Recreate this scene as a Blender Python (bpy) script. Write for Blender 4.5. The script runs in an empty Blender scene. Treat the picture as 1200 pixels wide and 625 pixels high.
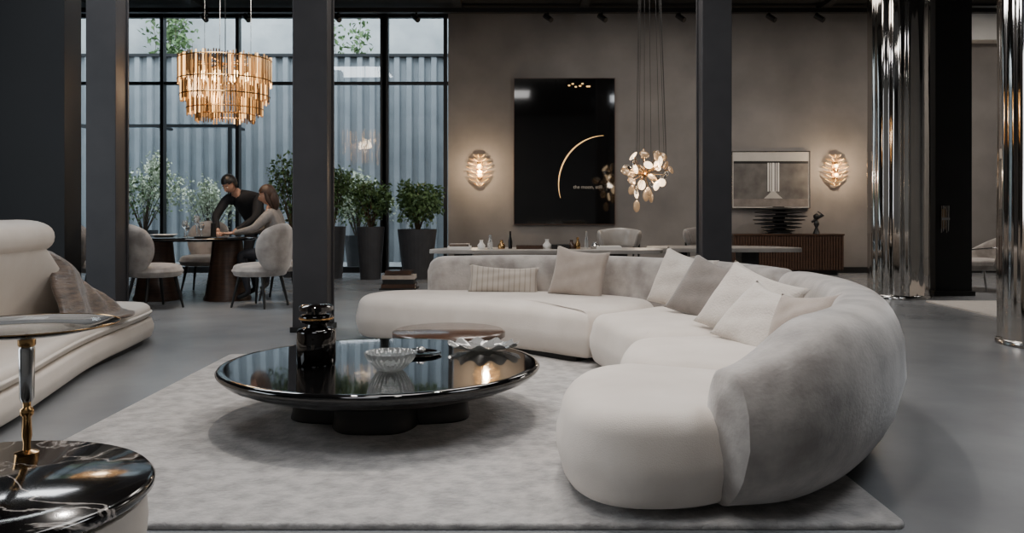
import bpy, bmesh, math, random
from mathutils import Vector, Matrix, Euler
random.seed(7)
R=random.random
def U(a,b): return a+(b-a)*random.random()
def lin(c):
    return tuple(((v/255)/12.92 if v/255<=0.04045 else ((v/255+0.055)/1.055)**2.4) for v in c)+(1.0,)
# ------------------------------------------------------------------ materials
def mat(name,col,rough=0.5,metal=0.0,col2=None,nscale=6,bump=0.0,bscale=80,sheen=0.0,emit=0,ecol=None,trans=0.0,alpha=1.0,stretch=None,coat=0.0,detail=5,spec=None,lo=.3,hi=.7):
    m=bpy.data.materials.new(name); m.use_nodes=True
    nt=m.node_tree; b=nt.nodes['Principled BSDF']
    b.inputs['Base Color'].default_value=lin(col)
    b.inputs['Roughness'].default_value=rough; b.inputs['Metallic'].default_value=metal
    b.inputs['Sheen Weight'].default_value=sheen
    b.inputs['Transmission Weight'].default_value=trans
    b.inputs['Coat Weight'].default_value=coat
    if spec is not None: b.inputs['Specular IOR Level'].default_value=spec
    if alpha<1: b.inputs['Alpha'].default_value=alpha
    if emit:
        b.inputs['Emission Color'].default_value=lin(ecol or col); b.inputs['Emission Strength'].default_value=emit
    if col2 or bump:
        tc=nt.nodes.new('ShaderNodeTexCoord'); mp=nt.nodes.new('ShaderNodeMapping')
        nt.links.new(tc.outputs['Object'],mp.inputs['Vector'])
        if stretch: mp.inputs['Scale'].default_value=stretch
    if col2:
        n=nt.nodes.new('ShaderNodeTexNoise'); n.inputs['Scale'].default_value=nscale; n.inputs['Detail'].default_value=detail
        r=nt.nodes.new('ShaderNodeValToRGB'); r.color_ramp.elements[0].position=lo; r.color_ramp.elements[1].position=hi
        r.color_ramp.elements[0].color=lin(col); r.color_ramp.elements[1].color=lin(col2)
        nt.links.new(mp.outputs[0],n.inputs['Vector']); nt.links.new(n.outputs['Fac'],r.inputs[0]); nt.links.new(r.outputs[0],b.inputs['Base Color'])
    if bump:
        n2=nt.nodes.new('ShaderNodeTexNoise'); n2.inputs['Scale'].default_value=bscale; n2.inputs['Detail'].default_value=4
        bp=nt.nodes.new('ShaderNodeBump'); bp.inputs['Strength'].default_value=bump; bp.inputs['Distance'].default_value=0.01
        nt.links.new(mp.outputs[0],n2.inputs['Vector']); nt.links.new(n2.outputs['Fac'],bp.inputs['Height']); nt.links.new(bp.outputs[0],b.inputs['Normal'])
    return m
M={}
M['floor']=mat('polished_concrete',(110,112,115),.27,col2=(136,138,140),nscale=1.1,bump=.06,bscale=20,detail=8)
M['rug']=mat('rug_wool',(146,143,141),.95,col2=(184,180,177),nscale=13,bump=1.0,bscale=38,sheen=.3,detail=14,lo=.36,hi=.64)
M['plaster']=mat('taupe_plaster',(108,103,99),.75,col2=(132,126,121),nscale=1.3,bump=.12,bscale=14,detail=9)
M['plasterR']=mat('grey_plaster',(128,126,124),.8,col2=(140,138,135),nscale=1.5,bump=.1,bscale=14)
M['dark']=mat('charcoal_paint',(15,16,18),.6,col2=(19,20,23),nscale=3)
M['ceil']=mat('black_ceiling',(18,18,19),.8,col2=(24,24,25),nscale=2)
M['steel']=mat('column_steel',(52,51,53),.5,.15,col2=(62,60,62),nscale=3)
M['black']=mat('black_gloss',(8,8,9),.06,coat=.6,col2=(11,10,10),nscale=3)
M['blackm']=mat('black_matte',(15,14,14),.5,col2=(20,19,18),nscale=5)
M['linen']=mat('sofa_linen',(208,197,186),.9,col2=(222,212,202),nscale=4,bump=.25,bscale=240,sheen=.3)
M['velvet']=mat('sofa_velvet',(138,130,124),.8,col2=(182,174,167),nscale=6,bump=.2,bscale=60,sheen=.6,detail=10,lo=.36,hi=.64)
M['leather']=mat('cream_leather',(208,198,187),.5,col2=(216,207,197),nscale=5,bump=.1,bscale=120)
M['cream']=mat('pillow_cream',(196,186,176),.9,col2=(211,202,192),nscale=10,bump=.6,bscale=90,sheen=.3)
M['sand']=mat('pillow_sand',(160,147,136),.9,col2=(174,161,150),nscale=10,bump=.4,bscale=160,sheen=.3)
M['taupe']=mat('pillow_taupe',(108,100,94),.85,col2=(130,121,114),nscale=9,bump=.4,bscale=120,sheen=.4)
M['bronze']=mat('bronze_throw',(52,40,33),.4,col2=(120,98,80),nscale=9,bump=.6,bscale=30,sheen=.4,stretch=(1,1,5))
M['wood']=mat('walnut',(58,41,32),.35,col2=(80,57,44),nscale=5,stretch=(1,1,10))
M['woodt']=mat('walnut_top',(58,40,31),.22,col2=(78,56,43),nscale=4,stretch=(1,9,1),coat=.3)
M['chrome']=mat('polished_steel',(214,208,200),.06,1.0,col2=(196,190,184),nscale=2)
M['silver']=mat('silver',(205,203,200),.18,1.0,col2=(180,178,176),nscale=20)
M['gold']=mat('brass',(196,156,104),.22,1.0,col2=(170,132,86),nscale=9)
M['glass']=mat('clear_glass',(235,238,238),.03,trans=.85,bump=.02,bscale=5)
M['cglass']=mat('crystal_glass',(248,250,250),.02,trans=1.0,bump=.01,bscale=5)
M['frost']=mat('pearl_glass',(190,190,188),.1,trans=.6,coat=.5,bump=.05,bscale=8)
M['glassb']=mat('smoked_glass',(14,10,9),.05,trans=.1,bump=.02,bscale=5)
M['rodA']=mat('amber_rod_bright',(225,185,125),.12,.2,emit=3.0,ecol=(255,196,122),bump=.02)
M['rodB']=mat('amber_rod',(176,138,88),.15,.5,emit=.42,ecol=(226,164,98),bump=.02)
M['rodC']=mat('amber_rod_dark',(86,68,46),.12,.6,emit=.07,ecol=(190,134,80),bump=.02)
M['bulb']=mat('warm_bulb',(255,230,190),.3,emit=14,ecol=(255,205,140),bump=.01)
M['leafglow']=mat('glowing_glass',(255,240,215),.2,emit=3.4,ecol=(255,218,172),bump=.01)
M['leafglass']=mat('champagne_glass',(190,166,138),.08,.3,emit=.12,ecol=(255,210,160),trans=.5,bump=.01)
M['desk']=mat('desk_stone',(146,140,133),.3,col2=(168,161,154),nscale=5)
M['frame']=mat('window_frame',(20,21,23),.5,.2,col2=(25,26,28),nscale=5)
M['corr']=mat('corrugated_cladding',(118,124,128),.6,col2=(136,141,144),nscale=2)
M['conc']=mat('courtyard_concrete',(150,155,156),.85,col2=(182,185,184),nscale=1.4,bump=.2,bscale=12)
M['pave']=mat('courtyard_paving',(120,122,122),.8,col2=(140,141,140),nscale=2)
M['leaf1']=mat('leaf_green',(56,82,46),.6,col2=(96,122,70),nscale=9)
M['leaf2']=mat('leaf_pale',(150,165,130),.6,col2=(208,212,192),nscale=12)
M['stem']=mat('bark',(70,58,44),.8,col2=(88,74,56),nscale=9)
M['planter']=mat('planter_grey',(48,48,51),.6,col2=(60,60,62),nscale=6)
M['skin']=mat('skin',(196,150,126),.5,col2=(204,160,136),nscale=20)
M['hairb']=mat('hair_brown',(46,31,24),.55,col2=(70,49,36),nscale=30,stretch=(1,1,.2))
M['hairk']=mat('hair_black',(14,12,12),.45,col2=(24,21,20),nscale=30)
M['sweater']=mat('sweater_grey',(132,126,121),.9,col2=(150,143,138),nscale=20,bump=.5,bscale=90)
M['jacket']=mat('jacket_black',(20,21,25),.8,col2=(28,29,34),nscale=12)
M['trouser']=mat('trousers_dark',(34,34,40),.85,col2=(42,42,48),nscale=12)
M['white']=mat('white_ceramic',(222,218,212),.35,col2=(230,226,220),nscale=5)
M['paper']=mat('print_pale',(176,170,162),.6,col2=(186,180,172),nscale=7)
M['print']=mat('print_dark',(78,74,71),.5,col2=(112,107,103),nscale=5)
M['lip']=mat('lips',(150,84,76),.5,col2=(156,90,82),nscale=9)
M['arcrefl']=mat('reflection_gold',(240,190,120),.3,.6,emit=1.4,ecol=(255,200,130),bump=.01)  # emissive stand-in for lamp reflections on the black canvas
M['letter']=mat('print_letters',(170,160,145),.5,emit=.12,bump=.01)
def winglass():
    m=bpy.data.materials.new('window_glass'); m.use_nodes=True; nt=m.node_tree; nt.nodes.clear()
    o=nt.nodes.new('ShaderNodeOutputMaterial'); mx=nt.nodes.new('ShaderNodeMixShader'); t=nt.nodes.new('ShaderNodeBsdfTransparent'); g=nt.nodes.new('ShaderNodeBsdfGlossy')
    t.inputs[0].default_value=(.90,.94,.96,1); g.inputs['Roughness'].default_value=.02; mx.inputs[0].default_value=.06
    nt.links.new(t.outputs[0],mx.inputs[1]); nt.links.new(g.outputs[0],mx.inputs[2]); nt.links.new(mx.outputs[0],o.inputs[0]); return m
M['wglass']=winglass()
def marble():
    m=mat('black_marble',(14,12,12),.12,coat=.3); nt=m.node_tree; b=nt.nodes['Principled BSDF']
    tc=nt.nodes.new('ShaderNodeTexCoord'); w=nt.nodes.new('ShaderNodeTexNoise'); w.inputs['Scale'].default_value=3.2; w.inputs['Detail'].default_value=6; w.inputs['Distortion'].default_value=1.2
    r=nt.nodes.new('ShaderNodeValToRGB'); cr=r.color_ramp
    cr.elements[0].position=.485; cr.elements[0].color=lin((14,12,12)); cr.elements[1].position=.515; cr.elements[1].color=lin((14,12,12))
    e=cr.elements.new(.5); e.color=lin((200,190,182))
    nt.links.new(tc.outputs['Object'],w.inputs['Vector']); nt.links.new(w.outputs['Fac'],r.inputs[0]); nt.links.new(r.outputs[0],b.inputs['Base Color']); return m
M['marble']=marble()
def stripes():
    m=mat('striped_linen',(190,179,167),.9,sheen=.2); nt=m.node_tree; b=nt.nodes['Principled BSDF']
    tc=nt.nodes.new('ShaderNodeTexCoord'); w=nt.nodes.new('ShaderNodeTexWave'); w.inputs['Scale'].default_value=7
    r=nt.nodes.new('ShaderNodeValToRGB'); r.color_ramp.elements[0].position=.0; r.color_ramp.elements[1].position=.2
    r.color_ramp.elements[0].color=lin((156,145,134)); r.color_ramp.elements[1].color=lin((186,175,163))
    nt.links.new(tc.outputs['Object'],w.inputs['Vector']); nt.links.new(w.outputs['Fac'],r.inputs[0]); nt.links.new(r.outputs[0],b.inputs['Base Color']); return m
M['stripe']=stripes()
# ------------------------------------------------------------------ builder
class MB:
    def __init__(s): s.v=[];s.f=[];s.m=[];s.mats=[]
    def mi(s,k):
        if k not in s.mats: s.mats.append(k)
        return s.mats.index(k)
    def add(s,vs,fs,k):
        o=len(s.v); i=s.mi(k); s.v+= [tuple(v) for v in vs]
        for f in fs: s.f.append(tuple(a+o for a in f)); s.m.append(i)
    def box(s,c,d,k,rz=0,mx=None):
        vs=[]
        for x in(-.5,.5):
            for y in(-.5,.5):
                for z in(-.5,.5):
                    p=Vector((x*d[0],y*d[1],z*d[2]))
                    if mx is not None: p=mx@p
                    elif rz: p=Matrix.Rotation(rz,3,'Z')@p
                    vs.append(p+Vector(c))
        s.add(vs,[(0,1,3,2),(4,6,7,5),(0,4,5,1),(2,3,7,6),(0,2,6,4),(1,5,7,3)],k)
    def b2(s,x0,x1,y0,y1,z0,z1,k): s.box(((x0+x1)/2,(y0+y1)/2,(z0+z1)/2),(x1-x0,y1-y0,z1-z0),k)
    def tube(s,pts,rs,k,n=8):
        pts=[Vector(p) for p in pts]
        if not isinstance(rs,(list,tuple)): rs=[rs]*len(pts)
        vs=[];fs=[]; up=None
        for i,p in enumerate(pts):
            t=(pts[min(i+1,len(pts)-1)]-pts[max(i-1,0)]).normalized()
            if up is None: up=Vector((0,0,1)) if abs(t.z)<.9 else Vector((1,0,0))
            a=t.cross(up).normalized(); b=a.cross(t).normalized(); up=b
            for j in range(n):
                th=2*math.pi*j/n; vs.append(p+(a*math.cos(th)+b*math.sin(th))*rs[i])
        L=len(pts)
        for i in range(L-1):
            for j in range(n):
                j2=(j+1)%n; fs.append((i*n+j,i*n+j2,(i+1)*n+j2,(i+1)*n+j))
        fs.append(tuple(range(n))[::-1]); fs.append(tuple((L-1)*n+j for j in range(n)))
        s.add(vs,fs,k)
    def lathe(s,prof,c,k,n=48,sx=1,sy=1,rf=None):
        vs=[];fs=[]; L=len(prof)
        for (r,z) in prof:
            for j in range(n):
                th=2*math.pi*j/n; rr=r*(rf(th,z) if rf else 1); vs.append((c[0]+rr*sx*math.cos(th),c[1]+rr*sy*math.sin(th),c[2]+z))
        for i in range(L-1):
            for j in range(n):
                j2=(j+1)%n; fs.append((i*n+j,i*n+j2,(i+1)*n+j2,(i+1)*n+j))
        if prof[0][0]>1e-4: fs.append(tuple(range(n))[::-1])
        if prof[-1][0]>1e-4: fs.append(tuple((L-1)*n+j for j in range(n)))
        s.add(vs,fs,k)
    def sph(s,c,r,k,mx=None,n=16,fn=None,keep=None):
        if not isinstance(r,(tuple,list)): r=(r,r,r)
        vs=[];fs=[]; m=n//2
        raw=[]
        for i in range(m+1):
            ph=math.pi*i/m
            for j in range(n):
                th=2*math.pi*j/n
                p=Vector((math.sin(ph)*math.cos(th)*r[0],math.sin(ph)*math.sin(th)*r[1],math.cos(ph)*r[2]))
                if fn: p=fn(p)
                raw.append(p.copy())
                if mx is not None: p=mx@p
                vs.append(p+Vector(c))
        for i in range(m):
            for j in range(n):
                j2=(j+1)%n; f=(i*n+j,(i+1)*n+j,(i+1)*n+j2,i*n+j2)
                if keep:
                    cc=sum((raw[a] for a in f),Vector())/4
                    if not keep(cc): continue
                fs.append(f)
        s.add(vs,fs,k)
    def puffy(s,ol,z0,z1,k,rb=.03,rt=.09,crown=.015,bulge=.015):
        ol=[Vector((p[0],p[1])) for p in ol]; n=len(ol)
        ar=sum(ol[i].x*ol[(i+1)%n].y-ol[(i+1)%n].x*ol[i].y for i in range(n))
        if ar<0: ol=ol[::-1]
        nr=[]
        for i in range(n):
            t=(ol[(i+1)%n]-ol[i-1]).normalized(); nr.append(Vector((t.y,-t.x)))
        prof=[]
        for a in range(5):
            t=math.pi/2*a/4; prof.append((rb*(1-math.sin(t)),z0+rb*(1-math.cos(t))))
        h=(z1-rt)-(z0+rb)
        for a in (.33,.66): prof.append((-bulge*math.sin(math.pi*a),z0+rb+h*a))
        for a in range(7):
            t=math.pi/2*a/6; prof.append((rt*(1-math.cos(t)),z1-rt+rt*math.sin(t)))
        rings=[[(ol[i]-nr[i]*ins).to_3d()+Vector((0,0,z)) for i in range(n)] for ins,z in prof]
        c=sum(rings[-1],Vector())/n; last=rings[-1]
        for q,cz in ((.8,.5),(.55,.8),(.3,.95)):
            rings.append([c+(p-c)*q+Vector((0,0,crown*cz)) for p in last])
        vs=[p for r in rings for p in r]; fs=[]
        for i in range(len(rings)-1):
            for j in range(n):
                j2=(j+1)%n; fs.append((i*n+j,i*n+j2,(i+1)*n+j2,(i+1)*n+j))
        vs.append(c+Vector((0,0,crown))); ci=len(vs)-1; b=(len(rings)-1)*n
        for j in range(n): fs.append((b+j,b+(j+1)%n,ci))
        fs.append(tuple(range(n))[::-1])
        s.add(vs,fs,k)
    def sweep(s,path,hf,k,w=.28,z0=.05,lean=.05,bulge=.05,e=.06,e2=None,p=.5,N=60,Ms=28,side=1,grow=0,zf=None,wf=None):
        P=cat(path,N); n=len(P); vs=[];fs=[]; e2=e if e2 is None else e2
        for i in range(n):
            t=(P[min(i+1,n-1)]-P[max(i-1,0)]).normalized(); nn=Vector((t.y,-t.x,0))*side; q=i/(n-1)
            kk=1
            if q<e: kk=math.sqrt(max(.0,1-((e-q)/e)**2))
            if q>1-e2: kk=math.sqrt(max(.0,1-((q-1+e2)/e2)**2))
            kk=max(kk,.04); h=hf(q); zz0=zf(q) if zf else z0; hc=(h+zz0)/2; hh=(h-zz0)/2*(.55+.45*kk)+grow
            ww=(wf(q) if wf else w)*kk+2*grow
            for j in range(Ms):
                th=2*math.pi*j/Ms; c,sn=math.cos(th),math.sin(th)
                u=.5*math.copysign(abs(c)**p,c); v=math.copysign(abs(sn)**p,sn)
                vv=(v+1)/2
                off=u*ww+lean*(vv-.5)*2+(bulge*math.sin(math.pi*min(1,max(0,vv)))*kk if u>0 else 0)
                vs.append(Vector((P[i].x,P[i].y,0))+nn*off+Vector((0,0,hc+v*hh)))
        for i in range(n-1):
            for j in range(Ms):
                j2=(j+1)%Ms; fs.append((i*Ms+j,(i+1)*Ms+j,(i+1)*Ms+j2,i*Ms+j2))
        fs.append(tuple(range(Ms))); fs.append(tuple((n-1)*Ms+j for j in range(Ms))[::-1])
        s.add(vs,fs,k)
    def build(s,name,parent=None,smooth=True,bevel=0,angle=40):
        me=bpy.data.meshes.new(name); me.from_pydata(s.v,[],s.f)
        for k in s.mats: me.materials.append(M[k])
        for p,i in zip(me.polygons,s.m): p.material_index=i
        bm=bmesh.new(); bm.from_mesh(me); bmesh.ops.recalc_face_normals(bm,faces=bm.faces); bm.to_mesh(me); bm.free()
        if smooth:
            for p in me.polygons: p.use_smooth=True
            me.set_sharp_from_angle(angle=math.radians(angle))
        ob=bpy.data.objects.new(name,me); bpy.context.collection.objects.link(ob)
        if bevel:
            b=ob.modifiers.new('bevel','BEVEL'); b.width=bevel; b.segments=2; b.limit_method='ANGLE'
        if s.v:
            xs=[v.co.x for v in me.vertices]; ys=[v.co.y for v in me.vertices]; zs=[v.co.z for v in me.vertices]
            o=Vector(((min(xs)+max(xs))/2,(min(ys)+max(ys))/2,min(zs)))
            if parent is None:
                me.transform(Matrix.Translation(-o)); ob.location=o
        if parent: ob.parent=parent
        return ob
def empty(name):
    e=bpy.data.objects.new(name,None); bpy.context.collection.objects.link(e); return e
def cat(path,N):
    P=[Vector((p[0],p[1],p[2] if len(p)>2 else 0)) for p in path]; P=[2*P[0]-P[1]]+P+[2*P[-1]-P[-2]]; out=[]; S=len(P)-3
    for i in range(N):
        t=i/(N-1)*S; a=min(int(t),S-1); t-=a; p0,p1,p2,p3=P[a:a+4]
        out.append(.5*((2*p1)+(p2-p0)*t+(2*p0-5*p1+4*p2-p3)*t*t+(3*p1-p0-3*p2+p3)*t**3))
    return out
def chaikin(p,it=3):
    p=[Vector(q) for q in p]
    for _ in range(it):
        o=[]
        for i in range(len(p)):
            a,b=p[i],p[(i+1)%len(p)]; o+=[a*.75+b*.25,a*.25+b*.75]
        p=o
    return p
def inset(ol,d):
    c=sum((Vector(p) for p in ol),Vector((0,0)))/len(ol)
    return [Vector(p)+(c-Vector(p)).normalized()*d for p in ol]
def one(name,fn,**k):
    m=MB(); fn(m); return m.build(name,**k)

# ------------------------------------------------------------------ room shell
YB=14.7; H=4.52
one('floor',lambda m:m.b2(-8.2,9.7,-2.2,YB+.2,-.1,0,'floor'),smooth=False)
one('ceiling',lambda m:m.b2(-8.2,9.7,-2.2,YB+.2,H,H+.12,'ceil'),smooth=False)
one('wall_back',lambda m:m.b2(-1.1,9.7,YB,YB+.2,0,H,'plaster'),smooth=False)
one('wall_left',lambda m:m.b2(-8.2,-8.0,-2.2,YB+.2,0,H,'dark'),smooth=False)
one('wall_right',lambda m:m.b2(9.5,9.7,-2.2,YB,0,H,'plasterR'),smooth=False)
one('wall_front',lambda m:m.b2(-8,9.5,-2.2,-2.0,0,H,'plasterR'),smooth=False)
one('wall_partition',lambda m:m.b2(-8,-4.72,9.0,9.35,0,H,'dark'),smooth=False)
one('baseboard_back',lambda m:m.b2(-1.1,9.5,YB-.02,YB,0,.1,'blackm'),smooth=False)
one('trim_1',lambda m:m.b2(7.65,9.5,14.35,YB,3.95,H,'white'),smooth=False)
def win(m):
    for x in (-7.95,-6.03,-4.73,-3.4,-2.2,-1.15): m.b2(x-.03,x+.03,YB-.02,YB+.12,0,H,'frame')
    m.b2(-2.27,-2.13,YB-.02,YB+.12,0,H,'frame')
    for z,t in ((.05,.1),(3.27,.05),(H-.06,.12)): m.b2(-8,-1.1,YB,YB+.1,z-t/2,z+t/2,'frame')
    m.b2(-8,-1.1,YB+.045,YB+.055,0,H,'wglass')
one('window_1',win,smooth=False)
def cbeams(m):
    for i,x in enumerate([-7,-5.2,-3.2,-.9,1.2,3.2,5.2,7.4]): m.b2(x-.07,x+.07,3,YB-.3,H-.07,H,'ceil')
    m.b2(-8,9.4,14.2,14.33,H-.14,H-.07,'blackm'); m.b2(-8,9.4,13.0,13.1,H-.14,H-.07,'blackm')
    for x in (-6.6,-5.1,-4.4,-2.9,-1.6,.6,1.5,2.8,4.3,5.1,7.1):
        m.tube([(x,14.27,H-.14),(x,14.25,H-.19)],.02,'blackm'); m.tube([(x-.05,14.2,H-.2),(x+.05,14.1,H-.3)],.045,'blackm',12)
one('ceiling_track_lights',cbeams)

def col(name,x,y,w):
    def f(m):
        m.b2(x-w/2,x+w/2,y-w/2,y-w/2+.03,0,H,'steel'); m.b2(x-w/2,x+w/2,y+w/2-.03,y+w/2,0,H,'steel')
        m.b2(x-w/2+.02,x+w/2-.02,y-w/2+.02,y+w/2-.02,0,H,'steel')
        m.b2(x-w/2-.02,x+w/2+.02,y-w/2-.02,y+w/2+.02,0,.05,'blackm')
    return one(name,f,smooth=False,bevel=.006)
col('steel_column',-4.24,8.95,.31); col('steel_column',-1.80,7.75,.31); col('steel_column',2.15,9.1,.31)
one('black_column',lambda m:(m.b2(5.36,5.82,10.8,11.2,0,H,'ceil'),m.b2(5.33,5.85,10.77,11.23,0,.06,'blackm')),smooth=False)
def mcol(x,y,r,seed):
    rnd=random.Random(seed); ph=[rnd.uniform(0,6.28) for _ in range(8)]
    def rf(th,z): return 1+.022*math.sin(7*th+ph[0]+.25*math.sin(z*1.3+ph[4]))+.018*math.sin(13*th+ph[1]+.35*math.sin(z*.9))+.009*math.sin(23*th+ph[2])+.006*math.sin(z*3.1+ph[3]+2*th)
    def f(m):
        m.lathe([(r,z*H/60) for z in range(61)],(x,y,0),'chrome',160,rf=rf)
        m.lathe([(r*1.06,0),(r*1.06,.04),(r,.05)],(x,y,0),'silver',64)
    return one('mirror_column',f,angle=80)
mcol(4.83,10.65,.35,3); mcol(4.34,6.9,.36,5)

# exterior
one('courtyard_ground',lambda m:m.b2(-14,2,YB+.2,21,-.12,-.02,'pave'),smooth=False)
one('wall_courtyard',lambda m:m.b2(-14,3,20.2,20.5,-.02,7.5,'conc'),smooth=False)
def corr(m):
    vs=[];fs=[];x=-13;pat=[(0,0),(.10,0),(.13,.08),(.23,.08),(.26,0)]
    while x<1.5:
        for dx,dy in pat[:-1]: vs+= [(x+dx,18-dy,-.02),(x+dx,18-dy,4.3)]
        x+=.26
    for i in range(len(vs)//2-1): fs.append((2*i,2*i+2,2*i+3,2*i+1))
    m.add(vs,fs,'corr'); m.b2(-13,1.5,17.9,18.1,4.3,4.36,'frame'); m.b2(-13,1.5,18.06,18.1,-.02,4.3,'corr')
one('corrugated_fence',corr,smooth=False)
def perg(m):
    m.b2(-9,-5.4,16.9,16.98,2.72,2.78,'frame')
    for x in(-8.6,-5.6): m.b2(x-.03,x+.03,16.9,16.98,-.02,2.72,'frame')
    for x in(-8.6,-7.1,-5.6): m.b2(x-.03,x+.03,16.98,17.8,2.73,2.78,'frame')
    m.b2(-8.6,-5.6,16.98,17.8,2.78,2.795,'wglass')
one('pergola',perg,smooth=False)

def leaves(m,c,r,n,k,size,flat=False):
    vs=[];fs=[]
    for _ in range(n):
        a=U(0,6.28); b=math.acos(U(-1,1)); q=R()**.5
        p=Vector((c[0]+r[0]*q*math.sin(b)*math.cos(a),c[1]+r[1]*q*math.sin(b)*math.sin(a),c[2]+r[2]*q*math.cos(b)))
        rot=Euler((U(-1.2,1.2),U(-1.2,1.2),U(0,6.28))).to_matrix(); l=size*U(.6,1.3); w=l*.3
        o=len(vs)
        for q2 in ((0,0,0),(l*.4,w,.1*l),(l,0,-.05*l),(l*.4,-w,.1*l)): vs.append(p+rot@Vector(q2))
        fs.append((o,o+1,o+2,o+3))
    m.add(vs,fs,k)
def shrub(name,x,y,w,ph,h,r,n,k='leaf1',size=.07,k2=None,pot=True,base=0):
    m=MB()
    if pot:
        m.lathe([(w*.36,base),(w*.5,ph*.98),(w*.5,ph),(w*.45,ph),(w*.44,ph-.06),(.0,ph-.06)],(x,y,0),'planter',28)
    for i in range(18):
        a=U(0,6.28); q=U(.2,1.0)*r; hh=h*U(.55,1.1)
        m.tube([(x,y,ph-.1 if pot else base),(x+q*.4*math.cos(a),y+q*.4*math.sin(a),ph+hh*.45),(x+q*math.cos(a),y+q*math.sin(a),ph+hh)],[.012,.008,.004],'stem',5)
        leaves(m,(x+q*math.cos(a),y+q*math.sin(a),ph+hh*.85),(r*.28,r*.28,h*.26),n//24,k2 or k,size)
    leaves(m,(x,y,ph+h*.5),(r*.85,r*.85,h*.45),n//4,k,size)
    return m.build(name,smooth=False)
shrub('potted_shrub',-2.85,13.55,.42,.82,.85,.32,1100,size=.08)
shrub('potted_shrub',-2.22,13.4,.44,.82,.70,.36,1100,size=.08)
shrub('potted_shrub',-1.5,13.5,.62,.78,.66,.48,1900,size=.08)
shrub('potted_shrub',-3.55,13.8,.42,.8,1.1,.34,900,size=.08)
shrub('flowering_shrub',-6.9,16.0,.5,.7,1.35,.75,1800,'leaf1',.08,'leaf2',base=-.02)
shrub('flowering_shrub',-5.6,15.8,.5,.5,1.1,.5,1200,'leaf2',.07,base=-.02)
shrub('flowering_shrub',-2.9,16.0,.5,.6,1.1,.6,1400,'leaf1',.08,'leaf2',base=-.02)
shrub('courtyard_tree',-7.6,19.15,.3,.0,5.9,.68,1700,'leaf1',.14,'leaf1',pot=False,base=-.02)
shrub('courtyard_tree',-3.6,19.15,.3,.0,5.6,.68,1500,'leaf1',.14,'leaf1',pot=False,base=-.02)

# ------------------------------------------------------------------ rug
def rug(m):
    ol=[]
    x0,x1,y0,y1,r=-2.1,1.36,2.92,6.35,.05
    for cx,cy,a0 in ((x1-r,y1-r,0),(x0+r,y1-r,90),(x0+r,y0+r,180),(x1-r,y0+r,270)):
        for k in range(5): a=math.radians(a0+k*22.5); ol.append((cx+r*math.cos(a),cy+r*math.sin(a)))
    m.puffy(ol,0,.022,'rug',rb=.004,rt=.012,crown=0,bulge=0)
one('area_rug',rug)

# ------------------------------------------------------------------ curved sofa
sofa=empty('curved_sofa')
segs={'seat_1':[(-1.30,7.25),(-1.26,6.95),(-.95,6.74),(-.4,6.58),(.1,6.31),(.50,5.90),(.58,5.95),(1.09,6.45),(1.15,6.9),(.6,7.4),(0,7.62),(-.65,7.66),(-1.1,7.6)],
'seat_2':[(.52,5.84),(.62,5.4),(.70,4.98),(.8,4.9),(1.2,4.95),(1.75,5.08),(1.82,5.6),(1.60,6.3),(1.24,6.82),(1.12,6.42),(.62,5.92)],
'seat_3':[(.68,4.86),(.57,4.5),(.52,4.16),(.6,4.08),(1.05,3.84),(1.55,4.0),(1.72,4.4),(1.76,5.0),(1.2,4.91)],
'seat_4':[(.52,4.05),(.31,3.92),(.19,3.55),(.20,3.12),(.34,2.93),(.60,2.92),(.80,3.02),(.96,3.22),(1.22,3.6),(1.40,3.92),(1.05,3.82),(.62,4.03)]}
for k,o in segs.items():
    ol=chaikin(o,3)
    one(k,lambda m:m.puffy(ol,.055,.385,'linen',rb=.05,rt=.10,crown=.02,bulge=.02),parent=sofa)
    one('plinth_'+k[-1],lambda m:m.puffy(inset(ol,.14),.022 if k!='seat_1' else 0,.075,'blackm',rb=.002,rt=.002,crown=0,bulge=0),parent=sofa)
def sm(a,b,x):
    t=max(0,min(1,(x-a)/(b-a))); return t*t*(3-2*t)
one('backrest_1',lambda m:m.sweep([(-.74,7.5),(-.35,7.56),(0,7.58),(.5,7.43),(.72,7.32)],lambda q:.70-.02*(1-q),'velvet',w=.26,z0=.1,side=-1,lean=.03,e=.09,e2=.05),parent=sofa)
one('backrest_2',lambda m:m.sweep([(.74,7.31),(1.1,7.05),(1.45,6.66),(1.68,6.15),(1.79,5.65)],lambda q:.70,'velvet',w=.26,z0=.1,side=-1,lean=.03,e=.05),parent=sofa)
one('backrest_3',lambda m:m.sweep([(1.80,5.62),(1.82,5.0),(1.72,4.4),(1.52,3.82),(1.25,3.38),(.99,3.12),(.71,3.02)],lambda q:.70-.17*sm(.74,1.0,q),'velvet',w=.28,z0=.045,side=-1,lean=.035,bulge=.09,e=.04,e2=.022,N=110,wf=lambda q:.27-.07*sm(.85,1,q),p=.5),parent=sofa)
one('back_plinth',lambda m:m.sweep([(1.45,4.4),(1.38,3.84),(1.14,3.44),(.92,3.22)],lambda q:.06,'blackm',w=.2,z0=.0,side=-1,lean=0,bulge=0,e=.03,p=.4),parent=sofa)

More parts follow.
